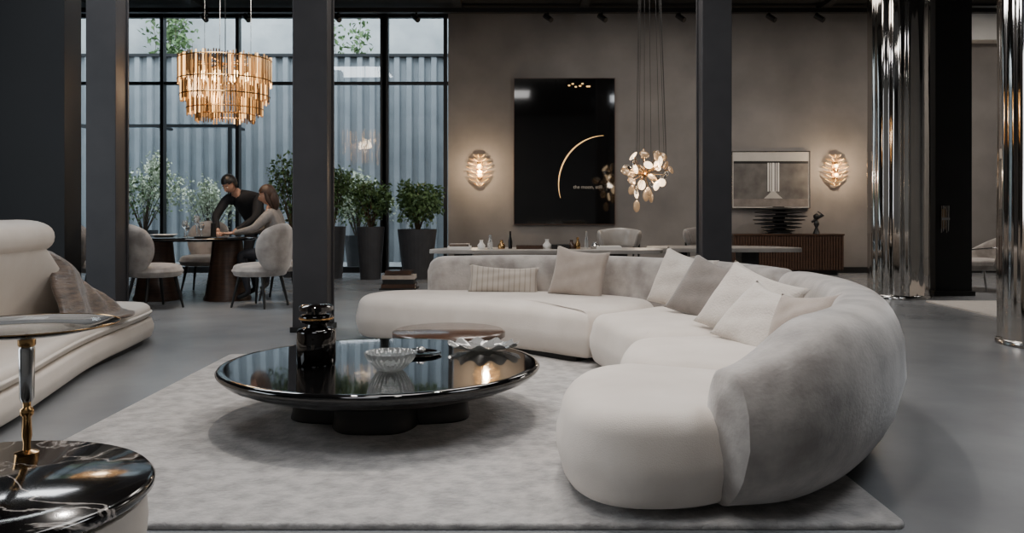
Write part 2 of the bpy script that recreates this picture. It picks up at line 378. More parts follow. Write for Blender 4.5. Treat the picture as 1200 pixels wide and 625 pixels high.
def pillow(name,c,w,h,t,yaw,lean,roll,k):
    m=MB(); n=22; vs=[];fs=[]
    for sgn in (1,-1):
        for i in range(n+1):
            for j in range(n+1):
                u=-1+2*i/n; v=-1+2*j/n
                d=max(0,(1-u*u))*max(0,(1-v*v)); z=sgn*t*.5*(d**.42)
                z+= .010*math.sin(5*u+3*v)*d+.006*math.sin(9*v-4*u)*d
                x=u*w/2*(1-.07*(1-v*v)*abs(u)**3 ) ; y=v*h/2*(1-.07*(1-u*u)*abs(v)**3)-.02*(1-u*u)*max(0,v)
                vs.append((x,y,z))
    o=(n+1)**2
    for s in(0,1):
        for i in range(n):
            for j in range(n):
                a=s*o+i*(n+1)+j; fs.append((a,a+1,a+n+2,a+n+1))
    m.add(vs,fs,k); ob=m.build(name)
    me=ob.data; me.transform(Matrix.Translation(ob.location)); 
    bm=bmesh.new(); bm.from_mesh(me); bmesh.ops.remove_doubles(bm,verts=bm.verts,dist=1e-4); bmesh.ops.recalc_face_normals(bm,faces=bm.faces); bm.to_mesh(me); bm.free()
    ob.matrix_world=Matrix.Translation(c)@Matrix.Rotation(yaw,4,'Z')@Matrix.Rotation(math.pi/2-lean,4,'X')@Matrix.Rotation(roll,4,'Z')
    return ob
pillow('lumbar_pillow',(-.07,7.24,.50),.60,.25,.13,0.02,.35,-.05,'stripe')
pillow('throw_pillow',(.55,7.01,.575),.46,.42,.15,-.35,.3,-.12,'sand')
pillow('throw_pillow',(1.24,6.23,.575),.46,.44,.16,-.75,.38,-.2,'cream')
pillow('throw_pillow',(1.33,5.6,.545),.58,.44,.16,-.70,.55,-.30,'taupe')
pillow('throw_pillow',(1.38,4.95,.54),.56,.46,.16,-.80,.6,-.30,'cream')
pillow('throw_pillow',(1.31,4.5,.52),.46,.40,.15,-1.0,.75,-.25,'cream')
pillow('throw_pillow',(1.43,4.22,.52),.38,.36,.14,-1.1,.5,.1,'sand')

# ------------------------------------------------------------------ coffee table
ct=empty('coffee_table'); cx,cy=-.68,4.45; ZT=.303
one('top',lambda m:m.lathe([(.0,.135),(.35,.14),(.55,.17),(.70,.21),(.785,.245),(.82,.275),(.824,.288),(.815,.300),(.80,.305),(.78,.303),(.0,.302)],(cx,cy,0),'black',128),parent=ct,angle=60)
def ctb(m):
    for a1,b1 in ((.46,.2),(.22,.4)):
        m.puffy([(cx+a1*math.copysign(abs(math.cos(a))**.6,math.cos(a)),cy+b1*math.copysign(abs(math.sin(a))**.6,math.sin(a))) for a in [i*math.pi/24 for i in range(48)]],.022,.16,'blackm',rb=.01,rt=.02,crown=0,bulge=-.01)
one('base',ctb,parent=ct)
def st(m):
    c=(-.42,5.68,0); m.lathe([(0,.245),(.36,.245),(.375,.255),(.375,.285),(.36,.295),(0,.295)],c,'woodt',72)
    m.lathe([(.16,.022),(.14,.04),(.06,.1),(.06,.245)],c,'blackm',32)
one('side_table',st,angle=50)
def jar(m):
    c=(-1.0,4.36,ZT)
    m.lathe([(.0,0),(.092,0),(.098,.01),(.098,.17),(.09,.185),(.055,.195),(.05,.21),(.075,.22),(.082,.23),(.082,.25),(.075,.258),(.05,.262),(.05,.275),(.085,.28),(.085,.3),(.07,.31),(.0,.312)],c,'glassb',48)
    m.lathe([(.088,.236),(.0885,.24),(.088,.244)],c,'gold',48)
one('smoked_glass_jar',jar,angle=50)
def bowl(m):
    c=(-.60,4.22,ZT); rf=lambda th,z:1+.03*math.cos(26*th)
    m.lathe([(0,.0),(.055,.0),(.07,.01),(.11,.05),(.128,.09),(.12,.09),(.10,.055),(.06,.02),(0,.015)],c,'glass',156,rf=rf)
one('ribbed_glass_bowl',bowl,angle=80)
def dish(m):
    c=(-.16,4.80,ZT+.002)
    vs=[];n=120;P=[(0,.010),(.06,.010),(.12,.018),(.17,.032),(.195,.040),(.19,.034),(.125,.010),(.05,.0),(0,.0)]
    for r,z in P:
        for j in range(n):
            th=6.2832*j/n; rr=r*(1+.05*math.sin(11*th)*(r/.19)**2); vs.append((c[0]+rr*math.cos(th),c[1]+rr*.8*math.sin(th),c[2]+z+(.010*math.sin(11*th+1)*(r/.19)**2 if r>.15 else 0)))
    fs=[(i*n+j,i*n+(j+1)%n,(i+1)*n+(j+1)%n,(i+1)*n+j) for i in range(len(P)-1) for j in range(n)]
    m.add(vs,fs,'frost')
one('ruffled_glass_dish',dish,angle=80)
def tray(m):
    c=(-.53,4.66,ZT); m.lathe([(0,0),(.13,0),(.145,.012),(.14,.012),(.128,.005),(0,.005)],c,'glassb',56)
    m.sph((c[0]+.03,c[1],c[2]+.026),(.03,.03,.02),'silver')
one('small_tray',tray,angle=50)

# ------------------------------------------------------------------ left leather sofa
ls=empty('leather_sofa')
ol=chaikin([(-2.55,2.6),(-2.40,3.3),(-2.44,4.1),(-2.62,4.9),(-2.83,5.8),(-2.92,6.7),(-3.02,7.3),(-3.5,7.4),(-4.0,7.1),(-4.1,6),(-3.95,4.5),(-3.9,2.7),(-3.5,2.4)],3)
one('seat_base',lambda m:m.puffy(ol,.04,.2,'leather',rb=.03,rt=.03,crown=0),parent=ls)
one('seat_cushion',lambda m:m.puffy(inset(ol,.03),.205,.31,'leather',rb=.03,rt=.05,crown=.01),parent=ls)
one('plinth',lambda m:m.puffy(inset(ol,.15),0,.05,'blackm',rb=.002,rt=.002,crown=0,bulge=0),parent=ls)
bp=[(-3.45,2.9),(-3.22,3.8),(-3.2,4.7),(-3.3,5.4),(-3.36,6.0),(-3.3,6.7)]
hb=lambda q:.93-.60*sm(.58,.98,q)
one('backrest',lambda m:m.sweep(bp,hb,'leather',w=.34,z0=.2,side=-1,lean=-.16,bulge=.03,e=.08,e2=.08,p=.62,N=70),parent=ls)
one('headrest_roll',lambda m:m.sweep([(-3.42,3.0),(-3.2,3.8),(-3.12,4.7),(-3.2,5.35),(-3.27,5.8)],lambda q:1.03,'leather',w=.44,zf=lambda q:.80,side=-1,lean=0,bulge=0,e=.12,e2=.14,p=.85,N=70),parent=ls)
def throw(m):
    pts=cat([(-2.92,5.75,.34),(-3.02,5.95,.52),(-3.12,6.0,.70),(-3.28,6.05,.80),(-3.5,6.1,.76),(-3.62,6.15,.5)],30)
    n=22; vs=[]
    fs=[]
    for i,p in enumerate(pts):
        for j in range(n+1):
            v=j/n; w=.80
            vs.append((p.x+.04*math.sin(v*9)+.12*v, p.y+(v-.35)*w+.03*math.sin(i*.7), max(.335,p.z-.36*sm(.2,1,v)+.022*math.sin(v*28+i*.25))))
    N=n+1
    for i in range(len(pts)-1):
        for j in range(n): fs.append((i*N+j,i*N+j+1,(i+1)*N+j+1,(i+1)*N+j))
    m.add(vs,fs,'bronze')
tb=one('throw_blanket',throw,angle=80); s_=tb.modifiers.new('thick','SOLIDIFY'); s_.thickness=.02

def nst(m):
    c=(-1.295,1.97,0)
    m.lathe([(0,.415),(.425,.415),(.435,.425),(.435,.44),(.425,.45),(0,.45)],c,'marble',96)
    m.lathe([(.30,0),(.36,.06),(.405,.2),(.42,.34),(.415,.40),(.38,.415),(0,.415)],c,'leather',96)
one('marble_side_table',nst,angle=50)
def ped(m):
    c=(-1.285,2.26,.45)
    m.lathe([(0,0),(.03,0),(.03,.006),(.010,.012),(.009,.03),(.013,.05),(.011,.10),(.017,.105),(.017,.12),(.01,.125),(.01,.14)],c,'gold',32)
    m.lathe([(.014,.14),(.018,.15),(.020,.28),(.014,.29)],c,'silver',32)
    m.lathe([(.018,.285),(.022,.29),(.022,.305),(.0,.315)],c,'gold',32)
    m.lathe([(.0,.315),(.05,.316),(.14,.323),(.225,.342),(.226,.345),(.14,.328),(.05,.321),(.0,.320)],c,'cglass',72)
    m.tube([(c[0]+.226*math.cos(i*math.pi/36),c[1]+.226*math.sin(i*math.pi/36),c[2]+.345) for i in range(73)],.0018,'gold',6)
one('glass_pedestal_dish',ped,angle=60)

# ------------------------------------------------------------------ dining set
def dtable(m):
    c=(-3.85,10.35,0)
    m.lathe([(0,.715),(.68,.72),(.74,.735),(.75,.75),(.74,.76),(0,.76)],c,'black',96,sy=.8)
    for x in (-3.45,-4.3):
        m.lathe([(.27,0),(.27,.03),(.25,.06),(.19,.5),(.17,.72)],(x,10.35,0),'wood',36,rf=lambda th,z:1+.03*math.cos(18*th))
one('dining_table',dtable,angle=60)
def dchair(x,y,yaw,k='velvet'):
    m=MB(); n=32
    m.puffy([(.29*math.cos(i*2*math.pi/n),.30*math.sin(i*2*math.pi/n)) for i in range(n)],.35,.48,k,rb=.04,rt=.05,crown=.02)
    A=22;B=14; vs=[];fs=[]
    for lay in (0,1):
        for i in range(A+1):
            for j in range(B+1):
                u=-1+2*i/A; v=-1+2*j/B
                a=u*math.sqrt(max(0,1-.45*v*v)); b=v*math.sqrt(max(0,1-.45*u*u))
                th=math.pi+a*1.1; edge=max(0,(1-u**4)*(1-v**4))**.5
                rr=.29+(.05*edge if lay else -.04*edge)+.03*(b+1)/2
                vs.append((rr*math.cos(th),rr*math.sin(th),.66+b*.28))
    o=(A+1)*(B+1)
    for lay in(0,1):
        for i in range(A):
            for j in range(B):
                q=lay*o+i*(B+1)+j; fs.append((q,q+1,q+B+2,q+B+1))
    m.add(vs,fs,k)
    for sx in(-1,1):
        for sy in(-1,1): m.tube([(.15*sx,.16*sy,.38),(.22*sx,.22*sy,0)],[.022,.012],'blackm',10)
    ob=m.build('dining_chair',angle=70)
    me=ob.data; me.transform(Matrix.Translation(ob.location)); ob.matrix_world=Matrix.Translation((x,y,0))@Matrix.Rotation(yaw,4,'Z')
dchair(-2.80,10.42,math.pi); dchair(-2.84,9.62,math.radians(160)); dchair(-3.98,9.50,math.radians(50)); dchair(-4.85,10.15,math.radians(20)); dchair(-4.1,11.35,math.radians(-90))
def dtd(m):
    for x,y,h in ((-3.95,10.3,.2),(-3.85,10.42,.26),(-3.75,10.3,.17),(-4.0,10.5,.14)):
        m.lathe([(0,0),(.03,0),(.008,.012),(.006,h*.5),(.03,h*.62),(.036,h*.8),(.028,h),(.026,h),(.033,h*.8),(.0,h*.6)],(x,y,.76),'glass',20)
    m.lathe([(0,0),(.1,0),(.16,.03),(.155,.033),(.1,.008),(0,.006)],(-4.2,10.3,.76),'white',32)
    m.b2(-3.72,-3.55,9.98,10.1,.76,.775,'blackm'); m.tube([(-3.62,10.35,.76),(-3.62,10.35,.93)],[.035,.03],'blackm',16)
one('table_setting',dtd,angle=60)

def chand(m):
    c=(-3.36,10.0)
    def ring(r,n,zt,zb,rr=.0075,dz=.025):
        for i in range(n):
            a=2*math.pi*i/n; x=c[0]+r*math.cos(a); y=c[1]+r*math.sin(a); q=R(); k='rodA' if q<.16 else('rodB' if q<.6 else 'rodC')
            m.tube([(x,y,zt+U(-dz,dz)),(x,y,zb+U(-dz,dz))],rr,k,6)
    ring(.52,110,2.87,2.56); ring(.49,100,2.66,2.36,.007); ring(.50,80,2.84,2.6,.006); ring(.42,80,2.52,2.2); ring(.33,60,2.45,2.13); ring(.40,60,2.82,2.5,.008)
    for r,z in ((.527,2.84),(.527,2.60),(.505,2.42),(.43,2.27),(.34,2.2)): m.tube([(c[0]+r*math.cos(a*math.pi/30),c[1]+r*math.sin(a*math.pi/30),z) for a in range(61)],.007,'gold',6)
    for a in range(8): 
        t=a*math.pi/4; m.tube([(c[0],c[1],2.8),(c[0]+.5*math.cos(t),c[1]+.5*math.sin(t),2.8)],.007,'gold',6); m.sph((c[0]+.26*math.cos(t),c[1]+.26*math.sin(t),2.66),.04,'bulb',n=10)
    m.tube([(c[0],c[1],2.8),(c[0],c[1],H)],.006,'blackm',6)
    for t in (0,2.1,4.2): m.tube([(c[0]+.3*math.cos(t),c[1]+.3*math.sin(t),2.8),(c[0]+.3*math.cos(t),c[1]+.3*math.sin(t),H)],.003,'silver',4)
    m.lathe([(0,0),(.38,0),(.38,.03),(0,.03)],(c[0],c[1],H-.04),'gold',32)
one('chandelier',chand,angle=50)

def sconce(x,z):
    m=MB(); y=YB-.002
    m.lathe([(0,0),(.05,0),(.05,.02),(0,.02)],(x,y-.055,z),'gold',20)
    m.box((x,y-.015,z),(.09,.03,.3),'gold')
    for i in range(15):
        for s in range(8):
            a=math.radians(-88+i*12.5+(s%2)*6); t=(s-3.5)/3.9; zz=z-.27*t; r=.225*math.sqrt(max(.1,1-t*t)); k='rodA' if (i+2*s)%6==0 else ('rodB' if (i+s)%2 else 'leafglass')
            x1=x+r*math.sin(a); y1=y-.04-r*math.cos(a)*.7
            m.tube([(x+.02*math.sin(a),y-.04,zz-.02),(x+(x1-x)*.7,y-.04+(y1-y)*.7,zz),(x1,y1,zz+.03)],[.003,.006,.003],k,6)
    m.sph((x,y-.09,z+.08),.032,'bulb',n=10); m.sph((x,y-.09,z-.08),.032,'bulb',n=10)
    m.build('wall_sconce',angle=60)
sconce(-.56,1.76); sconce(5.55,1.76)

art=empty('framed_artwork')
def artm(m):
    x0,x1,z0,z1=.04,1.76,.84,3.34; y=YB
    m.b2(x0,x1,y-.05,y-.005,z0,z1,'black')
    t=.012
    for a in ((x0-t,x0,z0-t,z1+t),(x1,x1+t,z0-t,z1+t),(x0,x1,z0-t,z0),(x0,x1,z1,z1+t)): m.b2(a[0],a[1],y-.06,y-.005,a[2],a[3],'wood')
one('canvas',artm,parent=art,smooth=False)
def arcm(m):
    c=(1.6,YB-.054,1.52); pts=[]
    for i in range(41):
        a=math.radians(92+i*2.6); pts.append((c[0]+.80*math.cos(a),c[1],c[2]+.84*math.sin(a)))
    m.tube(pts,[.003+.010*math.sin(math.pi*i/40) for i in range(41)],'arcrefl',6)  # pendant's reflection modelled as a glowing tube on the canvas
    for i in range(7): m.sph((.98+.06*i+.02*math.sin(i*3),YB-.058,3.22+.03*math.sin(i*2)),(.022,.006,.014),'arcrefl',n=8)  # mirrored lamp cluster put in as small glowing beads
one('lamp_reflections',arcm,parent=art)
cu=bpy.data.curves.new('lettering','FONT'); cu.body="the moon, still"; cu.size=.085; cu.extrude=.001; cu.align_x='CENTER'
to=bpy.data.objects.new('lettering',cu); bpy.context.collection.objects.link(to); to.location=(1.3,YB-.054,1.45); to.rotation_euler=(math.pi/2,0,0); cu.materials.append(M['letter']); to.parent=art

def pend(m):
    c=Vector((1.96,12.6,1.62))
    for i in range(36):
        a=U(0,6.28); b=math.acos(U(-1,1)); r=U(.16,.44); p=c+Vector((r*math.sin(b)*math.cos(a)*1.05,r*math.sin(b)*math.sin(a),r*math.cos(b)*.85))
        rot=Euler((U(0,3.14),U(0,3.14),U(0,3.14))).to_matrix(); k='leafglow' if i%4==0 else ('leafglass' if i%4<3 else 'cglass')
        m.sph(p,(.078,.058,.024),k,mx=rot,n=16); m.tube([c,p],.004,'gold',5)
    m.sph(c,.05,'gold')
    for i in range(9):
        dx=U(-.32,.32); dy=U(-.2,.2); m.tube([(c.x+dx,c.y+dy,c.z+U(.0,.25)),(c.x+dx*.7,c.y+dy*.7,H)],.003,'blackm',4)
    m.lathe([(0,0),(.3,0),(.3,.03),(0,.03)],(c.x,c.y,H-.03),'blackm',32)
    for q in ((-.12,1.14),(.02,1.3)): m.sph((c.x+q[0],c.y,q[1]),(.05,.02,.09),'leafglass',n=12); m.tube([(c.x+q[0],c.y,q[1]+.05),(c.x,c.y,c.z)],.003,'gold',4)
one('pendant_light',pend,angle=60)

def desk(m):
    m.puffy(chaikin([(-.95,9.7),(-.9,9.45),(1.6,9.4),(1.75,9.7),(1.6,10.15),(-.7,10.15)],2),.60,.645,'desk',rb=.005,rt=.008,crown=0,bulge=0)
    for x in(-.55,1.2): m.b2(x-.1,x+.1,9.6,10.0,0,.6,'blackm')
one('display_desk',desk)
def desk2(m):
    m.puffy(chaikin([(1.62,10.3),(1.7,10.0),(3.3,10.0),(3.5,10.12),(3.1,10.7),(1.7,10.75)],2),.59,.64,'desk',rb=.005,rt=.008,crown=0,bulge=0)
    m.b2(1.9,2.1,10.2,10.6,0,.59,'blackm'); m.b2(2.75,2.95,10.2,10.5,0,.59,'blackm')
one('display_desk',desk2)
def deskstuff(m):
    for i,(x,w,h) in enumerate(((-.6,.26,.03),(-.6,.22,.055),(.2,.3,.035),(.55,.2,.05),(1.1,.28,.03))):
        m.b2(x-w/2,x+w/2,9.65,9.9,.645+(0 if i!=1 else .03),.645+h,['white','bronze','woodt','blackm','white'][i])
    for x,h,r,k in ((-.35,.10,.04,'white'),(-.25,.16,.03,'glass'),(-.12,.1,.04,'gold'),(-.02,.2,.022,'glassb'),(.4,.11,.045,'white'),(.68,.1,.04,'woodt'),(.75,.13,.03,'gold'),(.85,.2,.02,'glass'),(.95,.08,.05,'silver')):
        m.lathe([(0,0),(r,0),(r*1.1,h*.4),(r*.5,h*.7),(r*.45,h*.95),(r*.6,h),(0,h)],(x,9.75,.645),k,20)
one('desk_accessories',deskstuff,angle=50)
def achair(x,y,yaw,k='white'):
    mm=MB(); n=28
    mm.puffy([(.27*math.cos(i*2*math.pi/n),.27*math.sin(i*2*math.pi/n)) for i in range(n)],.38,.46,k,rb=.03,rt=.04,crown=.01)
    mm.sweep([(.22*math.cos(a),.24*math.sin(a)) for a in [math.radians(60+i*30) for i in range(9)]],lambda q:.86-.1*abs(q-.5),k,w=.05,zf=lambda q:.62,side=1,lean=.02,bulge=.01,p=.8)
    for sx in(-1,1):
        for sy in(-1,1): mm.tube([(.18*sx,.18*sy,.4),(.22*sx,.22*sy,0)],[.016,.012],'blackm',8); 
    for a in(90,135,180,225,270): t=math.radians(a); mm.tube([(.23*math.cos(t),.24*math.sin(t),.44),(.24*math.cos(t),.25*math.sin(t),.66)],.012,'blackm',8)
    ob=mm.build('desk_chair',angle=60); ob.data.transform(Matrix.Translation(ob.location)); ob.matrix_world=Matrix.Translation((x,y,0))@Matrix.Rotation(yaw,4,'Z')
achair(1.35,10.75,math.radians(-100),'desk')
achair(2.55,11.3,math.radians(-90),'taupe')

def cons(m):
    x0,x1,y0,y1=3.68,5.5,14.15,14.6
    m.b2(x0,x1,y0,y1,.08,.66,'wood'); m.b2(x0-.01,x1+.01,y0-.02,y1,.66,.685,'woodt'); m.b2(x0+.08,x1-.08,y0+.06,y1-.05,0,.08,'blackm')
    n=40
    for i in range(n): x=x0+(x1-x0)*(i+.5)/n; m.b2(x-.016,x+.016,y0-.018,y0,.1,.64,'wood')
one('wood_console',cons,smooth=False)
def pic(m):
    x0,x1,z0,z1=3.78,5.1,1.12,2.08; y=YB-.06
    m.b2(x0,x1,y,YB-.01,z0,z1,'paper'); m.b2(x0+.02,x1-.02,y-.004,y,z0+.14,z1-.17,'print')
    m.b2(x0+.02,x1-.02,y-.006,y-.003,z1-.20,z1-.16,'blackm'); m.b2(x0+.02,x1-.02,y-.006,y-.003,z0+.02,z0+.15,'taupe')
    for dx,w in ((-.085,.012),(-.045,.008),(.0,.02),(.05,.008),(.09,.012)): m.b2(4.48+dx-w,4.48+dx+w,y-.01,y-.004,z0+.28,z1-.19,'white')
    n=16
    top=[(4.48+.16*q,z0+.33-.17*abs(q)**.8) for q in [-1+2*i/n for i in range(n+1)]]
    m.add([(a,y-.008,b) for a,b in top],[tuple(range(n+1))],'paper')
    for a in((x0-.012,x0),(x1,x1+.012)): m.b2(a[0],a[1],y-.012,YB-.005,z0-.012,z1+.012,'silver')
    for a in((z0-.012,z0),(z1,z1+.012)): m.b2(x0,x1,y-.012,YB-.005,a[0],a[1],'silver')
one('framed_print',pic,smooth=False)
def sculp(m):
    z=.685; m.lathe([(0,0),(.2,0),(.2,.02),(0,.02)],(4.5,14.35,z),'blackm',32)
    for i,r in enumerate((.26,.34,.40,.44,.44,.40,.34)):
        zz=z+.02+.062*i; m.lathe([(0,0),(r*.55,0),(r,.018),(r,.030),(r*.55,.048),(.1,.05),(.1,.062),(0,.062)],(4.5+.03*math.sin(i*2),14.35,zz),'blackm',40,sy=.45)
one('stacked_disc_sculpture',sculp,angle=50)
def fig(m):
    m.lathe([(0,0),(.06,0),(.05,.03),(.02,.1),(.05,.16),(.03,.22),(.0,.24)],(5.12,14.35,.685),'blackm',24); m.sph((5.12,14.35,.97),(.05,.05,.06),'blackm'); m.tube([(5.04,14.35,.88),(5.22,14.33,1.0),(5.14,14.35,1.06)],[.02,.03,.01],'blackm')
one('figurine',fig,angle=60)
def books(m):
    for i,(w,k) in enumerate(((.46,'woodt'),(.42,'blackm'),(.44,'sand'),(.36,'woodt'))): m.b2(-1.55-w/2,-1.55+w/2,11.6,11.9,.02+.06*i,.075+.06*i,k)
    m.b2(-1.8,-1.3,11.55,11.95,0,.02,'blackm')
one('book_stack',books,smooth=False)

def lounge(m):
    x,y=6.3,11.6
    m.puffy([(x+.33*math.copysign(abs(math.cos(a))**.5,math.cos(a)),y+.33*math.copysign(abs(math.sin(a))**.5,math.sin(a))) for a in [i*math.pi/20 for i in range(40)]],.28,.42,'velvet',rb=.04,rt=.05)
    m.sweep([(x+.36*math.cos(a),y+.38*math.sin(a)) for a in [math.radians(-80+i*26) for i in range(7)]],lambda q:.50+.22*math.sin(math.pi*q),'velvet',w=.1,z0=.3,side=1,lean=.03,bulge=.02)
    for sx in(-1,1):
        for sy in(-1,1): m.tube([(x+.25*sx,y+.25*sy,.3),(x+.32*sx,y+.32*sy,0)],[.018,.012],'silver',8)
    m.tube([(x-.32,y-.32,.0),(x-.36,y-.3,.55),(x+.3,y-.36,.6)],.012,'silver',8)
one('lounge_chair',lounge,angle=60)
one('pale_rug',lambda m:m.b2(4.9,7.4,8.6,10.1,0,.015,'cream'),smooth=False)
one('glass_side_table',lambda m:(m.lathe([(0,.42),(.26,.42),(.26,.44),(0,.44)],(6.75,10.6,0),'glass',40),m.lathe([(.16,0),(.16,.02),(.02,.03),(.02,.42)],(6.75,10.6,0),'gold',24)),angle=50)
def cw2(m):
    x=5.45; 
    m.b2(x-.03,x+.03,10.775,10.8,.85,1.1,'gold')
    for i in range(5): m.tube([(x-.045+.022*i,10.74,.80+.02*(i%3)),(x-.045+.022*i,10.73,1.14)],.005,'silver',6)
    m.b2(x-.05,x+.05,10.72,10.78,.96,.99,'silver')
one('crystal_sconce',cw2,angle=60)

# ------------------------------------------------------------------ people
def skin_add(mb,V,E):
    names=list(V); me=bpy.data.meshes.new('sk'); me.from_pydata([V[n][0] for n in names],[(names.index(a),names.index(b)) for a,b,_ in E],[])
    bm=bmesh.new(); bm.from_mesh(me); sl=bm.verts.layers.skin.verify()
    for i,v in enumerate(bm.verts):
        r=V[names[i]][1]; r=r if isinstance(r,tuple) else (r,r); v[sl].radius=r; v[sl].use_root=(i==0)
    bm.to_mesh(me); bm.free()
    ob=bpy.data.objects.new('sk',me); bpy.context.collection.objects.link(ob)
    s=ob.modifiers.new('s','SKIN'); s.use_smooth_shade=True; ob.modifiers.new('b','SUBSURF').levels=2
    dg=bpy.context.evaluated_depsgraph_get(); ev=ob.evaluated_get(dg); em=ev.to_mesh()
    vs=[v.co.copy() for v in em.vertices]; fs=[tuple(p.vertices) for p in em.polygons]; ev.to_mesh_clear()
    bpy.data.objects.remove(ob)
    groups={}
    for f in fs:
        c=sum((vs[a] for a in f),Vector())/len(f); best=None
        for a,b,k in E:
            A=Vector(V[a][0]);B=Vector(V[b][0]); t=max(0,min(1,(c-A).dot(B-A)/max(1e-9,(B-A).length_squared))); d=(c-A-(B-A)*t).length
            if best is None or d<best[0]: best=(d,k)
        groups.setdefault(best[1],[]).append(f)
    o=len(mb.v); mb.v+=[tuple(v) for v in vs]
    for k,ff in groups.items():
        i=mb.mi(k)
        for f in ff: mb.f.append(tuple(a+o for a in f)); mb.m.append(i)
def head(mb,c,direction,hair,long):
    d=Vector(direction).normalized(); y=Vector((0,0,1)).cross(d).normalized(); z=d.cross(y); mx=Matrix((d,y,z)).transposed(); c=Vector(c)
    def fn(p):
        q=p.copy()
        if q.z<0: s=1-.35*(-q.z/.115)**1.5; q.y*=s; q.x=q.x*(1-.12*(-q.z/.115))+.012*(-q.z/.115)
        if q.x>.07 and abs(q.y)<.02 and -.045<q.z<.01: q.x+=.016
        if q.x>.05 and q.z>.0 and q.z<.03: q.x-=.004
        return q
    mb.sph(c,(.095,.076,.115),'skin',mx=mx,n=32,fn=fn)
    mb.tube([c+mx@Vector((.085,0,.012)),c+mx@Vector((.112,0,-.028)),c+mx@Vector((.092,0,-.034))],[.006,.012,.008],'skin',8)
    for s in(-1,1):
        mb.sph(c+mx@Vector((.082,.03*s,.006)),(.008,.013,.009),'white',mx=mx,n=10); mb.sph(c+mx@Vector((.089,.03*s,.006)),.005,'hairk',n=8)
        mb.tube([c+mx@Vector((.088,.016*s,.026)),c+mx@Vector((.078,.048*s,.026))],.004,hair,6)
        mb.sph(c+mx@Vector((-.005,.076*s,-.005)),(.018,.008,.03),'skin',mx=mx,n=12)
    mb.sph(c+mx@Vector((.086,0,-.058)),(.009,.024,.007),'lip',mx=mx,n=10)
    mb.sph(c+mx@Vector((-.008,0,.012)),(.108,.09,.122),hair,mx=mx,n=32,keep=lambda p:not(p.x>.02 and p.z<.055+(.0 if abs(p.y)<.06 else -.02)) and not(p.z<-.06 and p.x>-.03))
    if long:
        mb.sph(c+mx@Vector((-.06,0,-.07)),(.065,.085,.14),hair,mx=mx,n=20)
        for s in(-1,1): mb.tube([c+mx@Vector((.0,.078*s,.03)),c+mx@Vector((-.01,.088*s,-.07)),c+mx@Vector((-.03,.07*s,-.17))],[.02,.026,.012],hair,8)
def hand(mb,w,d,palmn,s):
    d=Vector(d).normalized(); n=Vector(palmn).normalized(); b=d.cross(n).normalized(); w=Vector(w)
    mx=Matrix((d,b,n)).transposed()
    mb.sph(w+d*.045,(.055,.042,.017),'skin',mx=mx,n=14)
    for i,l in enumerate((.072,.08,.074,.058)):
        o=(-.03+.02*i)*s; p=w+d*.075+b*o
        mb.tube([p-d*.02,p+d*l*.4+n*.006,p+d*l*.72-n*.004,p+d*l*.95-n*.02],[.0095,.009,.008,.005],'skin',7)
    p=w+d*.025-b*.035*s; mb.tube([p+b*.01*s,p+d*.025-b*.022*s,p+d*.05-b*.028*s-n*.008],[.012,.0105,.007],'skin',7)
def person(name,J,top,bot,hair,hd,hl,hands):
    m=MB()
    E=[('pel','waist',top),('waist','chest',top),('chest','neckb',top),('neckb','neck','skin'),
       ('pel','hipL',bot),('hipL','kneeL',bot),('kneeL','ankL',bot),('ankL','toeL','blackm'),('pel','hipR',bot),('hipR','kneeR',bot),('kneeR','ankR',bot),('ankR','toeR','blackm'),
       ('chest','shL',top),('shL','elL',top),('elL','wrL',top),('wrL','hdL','skin'),('chest','shR',top),('shR','elR',top),('elR','wrR',top),('wrR','hdR','skin')]
    rad=dict(pel=.14,waist=.13,chest=.155,neckb=.07,neck=.05,hipL=.095,hipR=.095,kneeL=.06,kneeR=.06,ankL=.038,ankR=.038,toeL=.032,toeR=.032,shL=.075,shR=.075,elL=.052,elR=.052,wrL=.036,wrR=.036,hdL=.02,hdR=.02)
    V={k:(J[k],rad[k]) for k in J if k in rad}
    skin_add(m,V,E)
    head(m,J['head'],hd,hair,hl)
    for s,(a,b) in zip((1,-1),(('elL','wrL'),('elR','wrR'))):
        d=(Vector(J[b])-Vector(J[a])); d.z*=.2; hand(m,J['hdL' if s==1 else 'hdR'],d,(0,0,1),s*hands)
    return m.build(name,angle=80)
WX,WY=-2.84,10.42
person('woman',dict(pel=(WX,WY,.60),waist=(WX-.02,WY,.76),chest=(WX-.06,WY,.95),neckb=(WX-.10,WY,1.10),neck=(WX-.12,WY,1.17),head=(WX-.15,WY,1.27),
 hipL=(WX-.05,WY+.1,.56),kneeL=(WX-.42,WY+.22,.56),ankL=(WX-.36,WY+.24,.10),toeL=(WX-.5,WY+.24,.035),
 hipR=(WX-.05,WY-.1,.56),kneeR=(WX-.42,WY-.22,.56),ankR=(WX-.30,WY-.24,.10),toeR=(WX-.44,WY-.25,.035),
 shL=(WX-.08,WY+.18,1.03),elL=(WX-.28,WY+.22,.84),wrL=(WX-.48,WY+.1,.81),hdL=(WX-.52,WY+.08,.805),
 shR=(WX-.08,WY-.18,1.03),elR=(WX-.24,WY-.24,.86),wrR=(WX-.48,WY-.18,.81),hdR=(WX-.52,WY-.17,.805)),'sweater','trouser','hairb',(-1,-.1,-.25),True,1)
